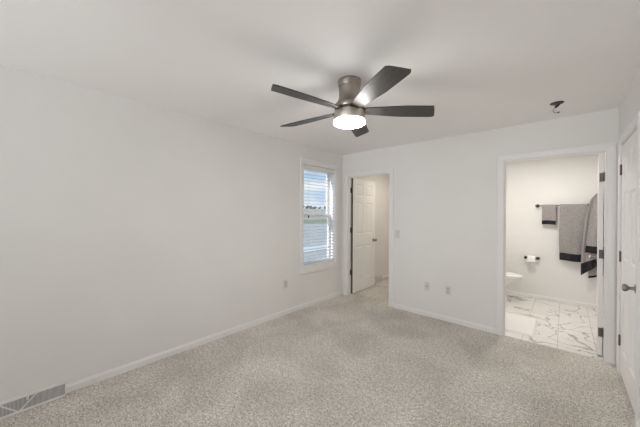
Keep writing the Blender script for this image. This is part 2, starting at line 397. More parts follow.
# ------------------------------------------------------------------ six-panel doors
def door_slab_bm(W, Hd, th=0.035, yb=0.0):
    """slab from x=0 (hinge) to W, y 0..th, raised panels on both faces"""
    bm = bmesh.new()
    st, mu_ = 0.105, 0.09
    xs = [0, st, (W-mu_)/2, (W+mu_)/2, W-st, W]
    zs = [0, 0.225, 0.82, 1.03, 1.605, 1.715, 1.93, Hd]
    for y, s in ((0, 1), (th, -1)):
        for i in range(5):
            for j in range(7):
                x0, x1, z0, z1 = xs[i], xs[i+1], zs[j], zs[j+1]
                if i in (1, 3) and j in (1, 3, 5):
                    rings = [(0, 0), (0.010, 0.009), (0.024, 0.009), (0.046, 0.002)]
                    prev = None
                    for k, (o_, d) in enumerate(rings):
                        L = [bm.verts.new((a, y + s*d, c)) for a, c in ((x0+o_, z0+o_), (x1-o_, z0+o_), (x1-o_, z1-o_), (x0+o_, z1-o_))]
                        if prev:
                            for q in range(4): bm.faces.new((prev[q], prev[(q+1) % 4], L[(q+1) % 4], L[q]))
                        prev = L
                    bm.faces.new(prev)
                else:
                    bm.faces.new([bm.verts.new(p) for p in ((x0, y, z0), (x1, y, z0), (x1, y, z1), (x0, y, z1))])
    for (a0, c0, a1, c1) in ((0, 0, W, 0), (W, 0, W, Hd), (W, Hd, 0, Hd), (0, Hd, 0, 0)):
        bm.faces.new([bm.verts.new(p) for p in ((a0, 0, c0), (a1, 0, c1), (a1, th, c1), (a0, th, c0))])
    bmesh.ops.remove_doubles(bm, verts=bm.verts, dist=1e-5)
    for v in bm.verts: v.co.y += yb
    return bm
def knob_bm(y0, s):
    bm = bmesh.new()
    lathe(bm, [(0.001, 0), (0.032, 0), (0.033, 0.004), (0.028, 0.009), (0.013, 0.012), (0.011, 0.034), (0.018, 0.040), (0.026, 0.049), (0.0275, 0.058), (0.024, 0.066), (0.012, 0.070), (0.001, 0.0705)],
          (0, y0, 0), (0, s, 0), 28)
    return bm
def make_door(name, W, label, loc, rz, th=0.035, barrel_y=None, zs=(0.245, 1.03, 1.80), mirror=False, hm=None, yb=0.0, jy=None, br=0.0068):
    root = thing(name, label, 'door', loc, rz, kind='structure')
    bm = door_slab_bm(W, DOORH - 0.02, th, yb)
    if mirror:                                   # hinge at the right: slab runs to -x
        for v in bm.verts: v.co.x = -v.co.x
    sl = obj('door_slab', bm, m_door, root); sl.location = (0, 0, 0.014)
    sg = -1 if mirror else 1
    for y0, s in ((yb, -1), (yb + th, 1)):
        k = obj('door_knob', knob_bm(y0, s), m_satin, root, sm=True)
        k.location = (sg*(W - 0.062), 0, 0.906); k['label'] = 'round satin nickel door knob'
    for z in zs:
        bm = bmesh.new(); y = barrel_y
        ysg = 1 if y > yb + th/2 else -1
        cyl(bm, (-sg*0.004, y, z-0.045), (-sg*0.004, y, z+0.045), br, 12)
        lathe(bm, [(0.004, 0), (0.006, 0.003), (0.003, 0.008)], (-sg*0.004, y, z+0.045), (0, 0, 1), 12)
        box(bm, *sorted((-sg*0.0022, sg*0.0003)), *sorted((y, y - ysg*0.034)), z-0.044, z+0.044)
        for dz in (-0.028, 0.0, 0.028):
            lathe(bm, [(0.004, 0), (0.004, 0.0008), (0.001, 0.0012)], (-sg*0.0022, y - ysg*0.018, z+dz), (-sg, 0, 0), 10)
        if jy: box(bm, *sorted((-sg*0.010, -sg*0.046)), jy[0], jy[1], z-0.044, z+0.044)
        h = obj('hinge', bm, hm or m_hinge, root); h['label'] = 'dark metal butt hinge'
    return root
# left doorway: hinge on its left jamb, swung into the passage
d1 = make_door('door_1', 0.765, 'white six-panel door standing open into the passage beside the window', (HX0 - 0.001, DB + 0.010, 0), math.radians(91.0), barrel_y=0.006, yb=-0.035, jy=(-0.003, -0.001), br=0.011, zs=(0.385, 1.125, 1.825), hm=m_bronze)
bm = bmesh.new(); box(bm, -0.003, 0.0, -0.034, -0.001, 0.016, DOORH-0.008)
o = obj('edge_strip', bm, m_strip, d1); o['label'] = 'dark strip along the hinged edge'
# bathroom: hinge on the right jamb, swung into the bathroom
make_door('door_2', 0.81, 'white bathroom door standing open, seen on its narrow hinged edge', (PX1 - 0.006, DB + 0.008, 0), math.radians(-93.3), barrel_y=0.006, mirror=True, yb=-0.035, jy=(0.004, 0.006))
# right wall: closed, opens into the bedroom
d3 = make_door('door_3', RD1 - RD0 - 0.006, 'white six-panel door closed in the right-hand wall', (XR + 0.002, RD1 - 0.003, 0), math.radians(-90), barrel_y=-0.007, zs=(0.30, 1.05, 1.825))

# ------------------------------------------------------------------ window 1 with casing, sashes and glass
GX = XL - 0.115
wr = thing('window_1', 'white double-hung window in the left wall looking out on a field', 'window', (XL, (WY0+WY1)/2, WZ0), kind='structure')
hw, wh = (WY1-WY0)/2, WZ1-WZ0
bm = bmesh.new()        # interior reveal lining and casing
for q in ((-OW, 0, -hw-0.001, -hw+0.008, 0, wh), (-OW, 0, hw-0.008, hw+0.001, 0, wh), (-OW, 0, -hw+0.008, hw-0.008, wh-0.008, wh+0.001), (-OW, 0, -hw+0.008, hw-0.008, -0.001, 0.010)): box(bm, *q)
obj('reveal', bm, m_vinyl, wr)
bm = bmesh.new()
box(bm, 0, CT, -hw-0.062, -hw+0.004, -0.004, wh-0.004); box(bm, 0, CT, hw-0.004, hw+0.072, -0.004, wh-0.004)
box(bm, 0, CT, -hw-0.062, hw+0.072, -0.092, -0.004)
obj('casing', bm, m_trim, wr, bevel=0.003)
bm = bmesh.new(); box(bm, 0, CT+0.004, -hw-0.062, hw+0.072, wh-0.004, wh+0.066); box(bm, 0, CT+0.012, -hw-0.068, hw+0.085, wh+0.060, wh+0.074); box(bm, 0, CT+0.010, -hw-0.066, hw+0.080, wh-0.010, wh+0.004)
obj('head_casing', bm, m_trim, wr, bevel=0.002)
def sash(name, z0, z1, x):
    bm = bmesh.new(); s = 0.048
    box(bm, x-0.018, x+0.018, -hw+0.01, -hw+0.01+s, z0, z1); box(bm, x-0.018, x+0.018, hw-0.01-s, hw-0.01, z0, z1)
    box(bm, x-0.018, x+0.018, -hw+0.01+s, hw-0.01-s, z0, z0+s); box(bm, x-0.018, x+0.018, -hw+0.01+s, hw-0.01-s, z1-s, z1)
    o = obj(name, bm, m_vinyl, wr, bevel=0.003)
    bm = bmesh.new(); box(bm, x-0.003, x+0.003, -hw+0.01+s-0.004, hw-0.01-s+0.004, z0+s-0.004, z1-s+0.004)
    obj('pane', bm, m_glass, o)
    return o
sash('lower_sash', 0.010, 0.80, -0.105)
sash('upper_sash', 0.755, wh-0.01, -0.143)
bm = bmesh.new(); box(bm, -0.088, -0.070, -0.035, 0.035, 0.785, 0.80); lathe(bm, [(0.012, 0), (0.012, 0.012), (0.006, 0.016)], (-0.079, 0, 0.80), (0, 0, 1), 14)
obj('sash_lock', bm, m_vinyl, wr)

# window added behind the camera, out of view, as a setting for the fill lamp
wr2 = thing('added_window', 'unseen white window added behind the camera for the fill light', 'window', ((RW[0]+RW[1])/2, RY, RW[2]), kind='structure')
h2, v2 = (RW[1]-RW[0])/2, RW[3]-RW[2]
bm = bmesh.new()
for q in ((-h2, -h2+0.05), (h2-0.05, h2), (-0.025, 0.025)): box(bm, *q, -OW+0.02, -0.09, 0, v2)
box(bm, -h2, h2, -OW+0.02, -0.09, 0, 0.05); box(bm, -h2, h2, -OW+0.02, -0.09, v2-0.05, v2)
obj('window_frame', bm, m_vinyl, wr2)
bm = bmesh.new(); box(bm, -h2+0.04, h2-0.04, -0.128, -0.122, 0.04, v2-0.04); obj('pane', bm, m_glass, wr2)
bm = bmesh.new()
for q in ((-h2-0.07, -h2, 0, CT, -0.07, v2+0.07), (h2, h2+0.07, 0, CT, -0.07, v2+0.07), (-h2, h2, 0, CT, v2, v2+0.07), (-h2, h2, 0, CT, -0.07, 0)): box(bm, *q)
obj('casing', bm, m_trim, wr2)
bm = bmesh.new(); box(bm, -h2+0.004, h2-0.004, -0.080, -0.074, 0.004, v2-0.004); obj('sun_blocker', bm, m_slat, wr2)  # opaque panel added to keep direct sun off the bedroom floor

# ------------------------------------------------------------------ outside
def profile(name, pts, y0, y1, m, label, cat):
    bm = bmesh.new()
    loft(bm, [[(x, y, z) for x, z in pts] + [(x, y, z - 0.3) for x, z in reversed(pts)] for y in (y0, y1)])
    return tag(obj(name, bm, m), label, cat, kind='structure')
GZ = -0.75
profile('ground_gravel', [(-3.2, GZ), (-10.4, GZ)], -15, 60, m_gravel, 'grey ground close to the house, seen through the blind', 'ground')
profile('ground_sidewalk', [(-10.4, GZ+0.05), (-12.0, GZ+0.05)], -15, 60, m_conc, 'pale concrete strip outside the window', 'ground')
profile('ground_road', [(-12.0, GZ), (-36, GZ)], -30, 120, m_gravel, 'grey road surface beyond the pale strip outside', 'ground')
profile('ground_grass', [(-36, GZ+0.02), (-58, GZ+0.1)], -60, 200, m_grass, 'green grass strip beyond the road outside', 'ground')
profile('ground_field', [(-58, GZ+0.1), (-120, 0.6), (-260, 7.2), (-420, 9)], -300, 900, m_field, 'dry brown field rising to the treeline outside', 'ground')
def make_tree():
    root = thing('distant_tree', 'small dark tree in the line of trees on the horizon outside the window', 'tree', group='trees on the horizon outside')
    bm = bmesh.new(); tube(bm, [(0, 0, -0.6), (0.1, 0, 1.5), (0.0, 0.1, 3.0)], 0.3, 8); obj('trunk', bm, m_bark, root)
    bm = bmesh.new()
    for i in range(9):
        a = i*2.4; r = 1.9*math.sqrt((i+0.5)/9)
        bmesh.ops.create_icosphere(bm, subdivisions=2, radius=random.uniform(1.3, 2.0), matrix=Matrix.Translation((r*math.cos(a), r*1.3*math.sin(a), random.uniform(1.0, 3.3))))
    for v in bm.verts: v.co += Vector((random.uniform(-.25, .25), random.uniform(-.25, .25), random.uniform(-.25, .25)))
    obj('crown', bm, m_leaf, root)
    return root
tree0 = make_tree()
for i in range(13):
    o = tree0 if i == 0 else copy_tree(tree0)
    y = 232 + i*8.2 + random.uniform(-0.8, 0.8)
    o.location = (-266 + random.uniform(-5, 5), y, 7.2)
    s = random.uniform(0.75, 1.12); o.scale = (s, s, s*0.85)
    o.rotation_euler = (0, 0, random.uniform(0, 6))

# ------------------------------------------------------------------ window blind
bl = thing('window_blind', 'white horizontal slat blind hung inside the window on the left wall', 'blind', (XL - 0.034, (WY0+WY1)/2, WZ0))
bw = hw - 0.014
bm = bmesh.new(); box(bm, -0.028, 0.026, -bw, bw, wh-0.060, wh-0.012); obj('headrail', bm, m_trim, bl, bevel=0.003)
bm = bmesh.new(); box(bm, 0.026, 0.030, -bw-0.004, bw+0.004, wh-0.074, wh-0.012); box(bm, 0.030, 0.034, -bw-0.004, bw+0.004, wh-0.064, wh-0.054); obj('valance', bm, m_trim, bl, bevel=0.0015)
slat = None; zt, zb, ns = wh-0.095, 0.055, 29
for i in range(ns):
    z = zb + (zt-zb)*i/(ns-1)
    if slat is None:
        bm = bmesh.new(); L = []
        for y in (-bw, bw):
            top = [(-0.025 + 0.05*k/6, y, 0.0030*(1-(k/3-1)**2)) for k in range(7)]
            L.append(top + [(x, yy, zz-0.0026) for x, yy, zz in reversed(top)])
        loft(bm, L); slat = obj('slat', bm, m_slat, bl); o = slat
    else:
        o = slat.copy(); COL.objects.link(o); o.parent = bl
    o.location = (0, 0, z); o.rotation_euler = (0, math.radians(4), 0)
bm = bmesh.new(); box(bm, -0.025, 0.025, -bw, bw, 0.013, 0.036); obj('bottom_rail', bm, m_slat, bl, bevel=0.004)
for y in (-bw*0.62, bw*0.62):
    bm = bmesh.new()
    for x in (-0.0265, 0.0265): cyl(bm, (x, y, 0.03), (x, y, wh-0.06), 0.0011, 6)
    obj('ladder_cord', bm, m_cordw, bl)
bm = bmesh.new(); tube(bm, [(0.036, -bw+0.10, wh-0.07), (0.040, -bw+0.102, 1.3), (0.040, -bw+0.104, 0.79)], 0.0014, 6)
cord = obj('pull_cord', bm, m_cordw, bl)
bm = bmesh.new(); lathe(bm, [(0.003, 0), (0.008, 0.006), (0.011, 0.028), (0.006, 0.042), (0.002, 0.046)], (0.040, -bw+0.104, 0.748), (0, 0, 1), 14)
o = obj('tassel', bm, m_bronze, cord, sm=True); o['label'] = 'small dark pull-cord tassel'

# ------------------------------------------------------------------ ceiling fan
FX, FYc = -1.231, 1.693
fan = thing('ceiling_fan', 'flush-mount brushed nickel ceiling fan with five dark blades and a lit lamp', 'ceiling fan', (FX, FYc, H))
bm = bmesh.new()
lathe(bm, [(0.070, 0), (0.088, 0), (0.090, -0.006), (0.089, -0.020), (0.0825, -0.050), (0.0790, -0.0515), (0.0790, -0.0555), (0.0815, -0.057), (0.079, -0.085), (0.079, -0.115), (0.083, -0.140), (0.094, -0.165), (0.104, -0.176)], (0, 0, 0), (0, 0, 1), 48)
obj('canopy', bm, m_nickel, fan, sm=True)
bm = bmesh.new()
lathe(bm, [(0.100, -0.172), (0.106, -0.178), (0.112, -0.190), (0.114, -0.206), (0.110, -0.216), (0.100, -0.218)], (0, 0, 0), (0, 0, 1), 48)
obj('motor_housing', bm, m_nickel, fan, sm=True)
bm = bmesh.new(); lathe(bm, [(0.098, -0.216), (0.098, -0.240)], (0, 0, 0), (0, 0, 1), 48); obj('rotor_hub', bm, m_hinge, fan, sm=True)
bm = bmesh.new()
lathe(bm, [(0.100, -0.238), (0.114, -0.239), (0.1165, -0.245), (0.1165, -0.301), (0.114, -0.307), (0.104, -0.308)], (0, 0, 0), (0, 0, 1), 48)
obj('light_band', bm, m_band, fan, sm=True)
bm = bmesh.new()
lathe(bm, [(0.109, -0.306), (0.1165, -0.307), (0.1178, -0.311), (0.1178, -0.325), (0.113, -0.332), (0.098, -0.337), (0.060, -0.341), (0.001, -0.343)], (0, 0, 0), (0, 0, 1), 72)
o = obj('lamp_lens', bm, m_lens, fan, sm=True); o['label'] = 'glowing white drum lens'
def blade_bm():
    # outline in (r, t): leading edge nearly straight, trailing edge fuller, slanted tip
    R0, R1 = 0.085, 0.672
    n = 22; lead, trail = [], []
    for i in range(n+1):
        u = i/n; r = R0 + (R1-R0)*u
        wl = 0.034 + 0.036*min(1, u/0.55)**0.8
        wt = 0.036 + 0.036*min(1, u/0.60)**0.8
        lead.append((r, wl)); trail.append((r - 0.030*max(0, (u-0.72)/0.28)**2, -wt))
    # round both tip corners
    tip = [(R1+0.002, 0.056), (R1-0.001, 0.045), (R1-0.018, 0.0), (R1-0.036, -0.045), (R1-0.046, -0.062)]
    lead[-1] = (R1-0.012, lead[-1][1]-0.004)
    trail[-1] = (R1-0.066, trail[-1][1]+0.001)
    out = lead + tip + list(reversed(trail))
    bm = bmesh.new()
    for s in (1, -1):
        pass
    top = [bm.verts.new((x, y, 0.004)) for x, y in out]; bot = [bm.verts.new((x, y, -0.004)) for x, y in out]
    bm.faces.new(top); bm.faces.new(list(reversed(bot)))
    for i in range(len(out)):
        j = (i+1) % len(out); bm.faces.new((top[i], bot[i], bot[j], top[j]))
    bmesh.ops.rotate(bm, verts=bm.verts, cent=(0, 0, 0), matrix=Matrix.Rotation(math.radians(BLADE_PITCH), 3, 'X'))
    return bm
BLADE_PITCH = -12
A0 = 42.5
blade = None
for k in range(5):
    if blade is None: blade = obj('blade', blade_bm(), m_blade, fan, bevel=0.0015); o = blade
    else: o = blade.copy(); COL.objects.link(o); o.parent = fan
    o['label'] = 'dark wood-grain fan blade'
    o.location = (0, 0, -0.229); o.rotation_euler = (0, 0, math.radians(A0 + 72*k))

# ------------------------------------------------------------------ smoke alarm bracket on the ceiling
sb = thing('smoke_alarm_bracket', 'dark round bracket with loose wires hanging from the ceiling near the bathroom doorway', 'smoke alarm mount', (-0.058, 3.276, H))
bm = bmesh.new(); lathe(bm, [(0.030, 0), (0.050, 0), (0.050, -0.004), (0.046, -0.007), (0.030, -0.008)], n=32); obj('mounting_plate', bm, m_bronze, sb, sm=True)
bm = bmesh.new(); lathe(bm, [(0.005, 0), (0.0085, 0.003), (0.0095, 0.022), (0.0075, 0.040), (0.004, 0.043)], (0.016, 0.004, -0.014), (-0.72, -0.2, -0.68), 16); obj('wire_connector', bm, m_bronze, sb, sm=True)
for pts in ([(0.022, 0.004, -0.006), (0.022, 0.004, -0.014), (0.013, 0.003, -0.018)], [(-0.010, -0.006, -0.006), (-0.014, -0.006, -0.024), (-0.006, -0.002, -0.034)],
            [(-0.014, -0.004, -0.042), (-0.026, -0.006, -0.056), (-0.026, -0.010, -0.076), (-0.012, -0.012, -0.090), (0.006, -0.010, -0.092)]):
    bm = bmesh.new(); tube(bm, pts, 0.0024, 8); obj('wire', bm, m_wire, sb, sm=True)
bm = bmesh.new(); lathe(bm, [(0.003, 0), (0.006, 0.004), (0.005, 0.014), (0.002, 0.017)], (0.004, -0.010, -0.093), (1, 0.2, 0.4), 12); obj('wire_nut', bm, m_bronze, sb)

# ------------------------------------------------------------------ outlets and switch
def plate_thing(name, label, loc, rz, kind):
    r = thing(name, label, 'wall plate' if kind == 'jack' else ('light switch' if kind == 'switch' else 'outlet'), loc, rz)
    bm = bmesh.new(); L = []
    for d, g in ((0, 0), (0.004, 0), (0.0065, 0.004)):
        L.append([(x*(0.0355-g), -d, z*(0.0585-g)) for x, z in ((-1, -1), (1, -1), (1, 1), (-1, 1))])
    loft(bm, L); obj('cover_plate', bm, m_plate, r)
    if kind == 'outlet':
        for s in (-1, 1):
            bm = bmesh.new(); lathe(bm, [(0.0165, 0), (0.0165, 0.0025), (0.015, 0.003)], (0, -0.0065, s*0.0205), (0, -1, 0), 24)
            rc = obj('receptacle', bm, m_recep, r)
            bm = bmesh.new()
            for x, hh in ((-0.0064, 0.0045), (0.0064, 0.0036)): box(bm, x-0.0012, x+0.0012, -0.0100, -0.0094, s*0.0205+0.002-hh, s*0.0205+0.002+hh)
            lathe(bm, [(0.0025, 0), (0.0025, 0.0006)], (0, -0.0094, s*0.0205-0.008), (0, -1, 0), 12)
            obj('slots', bm, m_slot, rc)
        zs = (0,)
    elif kind == 'jack':
        bm = bmesh.new(); lathe(bm, [(0.0085, 0), (0.0085, 0.003), (0.0048, 0.003), (0.0048, 0.011), (0.003, 0.011)], (0, -0.0065, 0), (0, -1, 0), 18)
        obj('coaxial_jack', bm, m_hinge, r); zs = (-0.042, 0.042)
    else:
        bm = bmesh.new(); box(bm, -0.0055, 0.0055, -0.0085, -0.0065, -0.0125, 0.0125); box(bm, -0.004, 0.004, -0.020, -0.0065, 0.001, 0.009)
        obj('toggle', bm, m_plate, r, bevel=0.001); zs = (-0.030, 0.030)
    for z in zs:
        bm = bmesh.new(); lathe(bm, [(0.003, 0), (0.003, 0.0008), (0.0015, 0.0014)], (0, -0.0065, z), (0, -1, 0), 12); obj('screw', bm, m_plate, r)
    return r
plate_thing('wall_jack', 'white wall plate with a central jack, left of two low plates between the doorways', (-1.416, D, 0.415), 0, 'jack')
plate_thing('electrical_outlet', 'white double outlet low on the wall between the doorways, nearer the bathroom', (-1.137, D, 0.412), 0, 'outlet')
plate_thing('electrical_outlet', 'white double outlet low on the left wall beside the window', (XL, 2.503, 0.425), PI/2, 'outlet')
plate_thing('light_switch', 'white toggle light switch beside the left doorway', (-1.862, D, 1.117), 0, 'switch')

# ------------------------------------------------------------------ baseboard register, left wall
rg = thing('baseboard_register', 'white sloping baseboard heat register low on the left wall', 'vent', (XL, 0.247, 0))
LEN, RH, RB, RTOP = 0.80, 0.100, 0.058, 0.016
def fp(y, s, out=0.0):                              # point on the sloping face: y along, s = 0 bottom .. 1 top
    n = Vector((RH - 0.008, 0, RB - RTOP)).normalized()
    p = Vector((RB + (RTOP - RB)*s, -y, 0.008 + (RH - 0.008)*s)); return p + n*out
def strip(bm, a, c, wd, d0, d1):                    # a bar on the face from (y, s) a to c
    a, c = Vector(a), Vector(c); L_ = 0.100
    d = Vector(((c.x-a.x), (c.y-a.y)*L_)).normalized(); pn = Vector((-d.y, d.x))*wd/2
    q = [(a.x+pn.x, a.y+pn.y/L_), (c.x+pn.x, c.y+pn.y/L_), (c.x-pn.x, c.y-pn.y/L_), (a.x-pn.x, a.y-pn.y/L_)]
    loft(bm, [[fp(y, s, d0) for y, s in q], [fp(y, s, d1) for y, s in q]])
bm = bmesh.new()
loft(bm, [[(0, -y, 0), (RB-0.016, -y, 0), (RTOP-0.010, -y, RH-0.006), (0, -y, RH-0.006)] for y in (0.004, LEN-0.004)]); obj('duct_box', bm, m_dark, rg)
bm = bmesh.new()
strip(bm, (0, 0.055), (LEN, 0.055), 0.013, -0.002, 0.004); strip(bm, (0, 0.93), (LEN, 0.93), 0.016, -0.002, 0.004)
strip(bm, (0.005, 0), (0.005, 1), 0.010, -0.002, 0.004); strip(bm, (LEN-0.005, 0), (LEN-0.005, 1), 0.010, -0.002, 0.004)
box(bm, 0, RB, -LEN, 0, 0, 0.010)
box(bm, 0, RTOP+0.002, -LEN, 0, RH-0.006, RH)
for y0, y1 in ((0, 0.004), (LEN-0.004, LEN)):
    loft(bm, [[(0, -y, 0), (RB, -y, 0), (RB, -y, 0.008), (RTOP, -y, RH), (0, -y, RH)] for y in (y0, y1)])
obj('register_frame', bm, m_reg, rg, bevel=0.0012)
ribs = [(0.155, 0.90, 0.245, 0.10), (0.345, 0.90, 0.255, 0.10), (0.445, 0.90, 0.535, 0.10), (0.635, 0.90, 0.545, 0.10)]
for y0, s0, y1, s1 in ribs:
    bm = bmesh.new(); strip(bm, (y0, s0), (y1, s1), 0.008, -0.004, 0.003); obj('diagonal_rib', bm, m_reg, rg)
bm = bmesh.new()
y = 0.014
while y < LEN-0.012:
    strip(bm, (y, 0.10), (y, 0.90), 0.0034, -0.012, -0.001); y += 0.0062
o = obj('louver_fins', bm, m_fin, rg); o['label'] = 'thin grey louver fins'
bm = bmesh.new(); strip(bm, (0.205, 0.62), (0.205, 0.86), 0.012, -0.001, 0.010); o = obj('damper_lever', bm, m_reg, rg, bevel=0.001); o['label'] = 'small white damper lever'

# register in the passage
rp = thing('baseboard_register', 'small beige floor-level register on the passage wall past the open door', 'vent', (XL, 4.93, 0))
bm = bmesh.new(); box(bm, 0, 0.020, 0, 0.27, 0, 0.115); obj('register_frame', bm, m_reg, rp, bevel=0.003)
for k in range(9):
    bm = bmesh.new(); box(bm, 0.020, 0.0225, 0.025, 0.245, 0.018+k*0.009, 0.018+k*0.009+0.005); obj('louver', bm, m_fin, rp)

# ------------------------------------------------------------------ bathroom
# toilet, backed on the bathroom's left wall and facing right
to = thing('toilet', 'white toilet in the bathroom, its bowl showing past the doorway edge', 'toilet', (BX0 + 0.012, 5.40, 0))
def ell(cx, rx, ry, z, n=36, back=None, pw=2.3):
    L = []
    for i in range(n):
        a = 2*PI*i/n; ca, sa = math.cos(a), math.sin(a)
        x = cx + rx*math.copysign(abs(ca)**(2/pw), ca); yv = ry*math.copysign(abs(sa)**(2/pw), sa)
        if back is not None: x = max(x, back)
        L.append((x, yv, z))
    return L
bm = bmesh.new()
loft(bm, [ell(0.33, 0.215, 0.105, 0.0), ell(0.33, 0.218, 0.11, 0.012), ell(0.325, 0.195, 0.09, 0.07), ell(0.32, 0.185, 0.088, 0.18), ell(0.34, 0.20, 0.105, 0.25), ell(0.39, 0.225, 0.140, 0.31), ell(0.445, 0.250, 0.172, 0.352), ell(0.462, 0.262, 0.182, 0.372), ell(0.465, 0.265, 0.186, 0.388), ell(0.465, 0.255, 0.178, 0.392)])
obj('bowl', bm, m_porc, to, sm=True)
bm = bmesh.new(); box(bm, 0.10, 0.30, -0.12, 0.12, 0.26, 0.388); obj('tank_shelf', bm, m_porc, to, bevel=0.02, seg=3)
bm = bmesh.new(); loft(bm, [ell(0.472, 0.255, 0.182, 0.394), ell(0.472, 0.262, 0.188, 0.400), ell(0.472, 0.262, 0.188, 0.410), ell(0.472, 0.256, 0.182, 0.414)]); obj('seat', bm, m_porc, to, sm=True)
bm = bmesh.new(); loft(bm, [ell(0.472, 0.255, 0.181, 0.418), ell(0.472, 0.264, 0.189, 0.424), ell(0.472, 0.264, 0.189, 0.434), ell(0.472, 0.250, 0.176, 0.443), ell(0.472, 0.20, 0.13, 0.446)]); obj('lid', bm, m_porc, to, sm=True)
bm = bmesh.new(); box(bm, 0.005, 0.205, -0.21, 0.21, 0.388, 0.735); tk = obj('tank', bm, m_porc, to, bevel=0.025, seg=3)
bm = bmesh.new(); box(bm, 0.002, 0.215, -0.222, 0.222, 0.736, 0.770); obj('tank_lid', bm, m_porc, to, bevel=0.010, seg=3)
bm = bmesh.new(); cyl(bm, (0.203, -0.15, 0.68), (0.222, -0.15, 0.68), 0.012); tube(bm, [(0.218, -0.15, 0.68), (0.224, -0.11, 0.676), (0.226, -0.07, 0.67)], 0.006); obj('flush_handle', bm, m_satin, to, sm=True)

# towel bar
TBY, TBZ = FY - 0.06, 1.565
TX0, TX1 = -0.340, 0.275
tb = thing('towel_bar', 'dark bronze towel bar on the bathroom wall holding two grey towels', 'towel bar', (0, FY, TBZ))
bm = bmesh.new(); cyl(bm, (TX0-0.012, -0.06, 0), (TX1+0.012, -0.06, 0), 0.008, 16); obj('rod', bm, m_bronze, tb, sm=True)
for x in (TX0, TX1):
    bm = bmesh.new(); lathe(bm, [(0.028, 0), (0.028, 0.006), (0.022, 0.010), (0.011, 0.014), (0.010, 0.045), (0.016, 0.052), (0.019, 0.060), (0.016, 0.069), (0.008, 0.073)], (x, 0, 0), (0, -1, 0), 24)
    obj('mounting_post', bm, m_bronze, tb, sm=True)

def bar_towel(name, label, x0, x1, zfront, zback, band, thick, seed, fold=0.004):
    """towel folded over the rod: grid along arc length, solidified outward"""
    root = thing(name, label, 'towel', ((x0+x1)/2, TBY, TBZ), group=None)
    rnd = random.Random(seed); ph = [rnd.uniform(0, 6) for _ in range(4)]
    W_ = x1-x0; nx = 24; r = 0.0105
    def path(s_front, s_back, s):                     # s<0 back flap, s>0 front flap; 0 = over the rod
        half = PI*r/2
        if abs(s) <= half:
            a = s/r; return (-math.sin(a)*r, math.cos(a)*r)
        d = abs(s)-half
        return ((-r if s > 0 else r), -d)
    def sheet(s0, s1, ns, mname, m, extra):
        bm = bmesh.new(); rows_o, rows_i = [], []
        for j in range(ns+1):
            s = s0 + (s1-s0)*j/ns; yy, zz = path(0, 0, s); ro, ri = [], []
            dn = max(0.0, min(1, -zz/0.4))
            for i in range(nx+1):
                x = -W_/2 + W_*i/nx
                wob = fold*dn*(math.sin(x*30+ph[0]+zz*2) + 0.6*math.sin(x*61+ph[1]))
                ex = x*(1 + 0.03*dn*math.sin(zz*7+ph[2]))
                th = thick + extra
                if abs(s) <= PI*r/2:
                    a = s/r; o_ = (-math.sin(a)*(r+th), math.cos(a)*(r+th)); i_ = (yy, zz)
                else:
                    sg = -1 if s > 0 else 1
                    o_ = (yy + sg*(th + max(0, wob+fold*dn)), zz); i_ = (yy + sg*max(0, wob+fold*dn)*0.8 - sg*extra*0.0, zz)
                sag = 0.006*math.cos(x/W_*PI*2+ph[3])*dn if j == ns or s > 0 else 0
                ro.append((ex, o_[0], o_[1]-sag)); ri.append((ex, i_[0], i_[1]-sag))
            rows_o.append(ro); rows_i.append(ri)
        loops = [ro + list(reversed(ri)) for ro, ri in zip(rows_o, rows_i)]
        loft(bm, loops)
        return obj(mname, bm, m, root, sm=True)
    Lf, Lb = TBZ-zfront, TBZ-zback
    sheet(-Lb, Lf-band, 60, 'towel_body', m_towel, 0)
    o = sheet(Lf-band, Lf, 8, 'hem_band', m_hem, 0.0012); o['label'] = 'black hem band'
    return root
bar_towel('hand_towel', 'small grey hand towel with black hem on the towel bar, left of the larger towel', -0.279, -0.104, 1.245, 1.28, 0.062, 0.010, 3)
bar_towel('bath_towel', 'large grey bath towel with black hem hanging straight from the towel bar', -0.062, 0.262, 0.680, 0.75, 0.115, 0.011, 5)

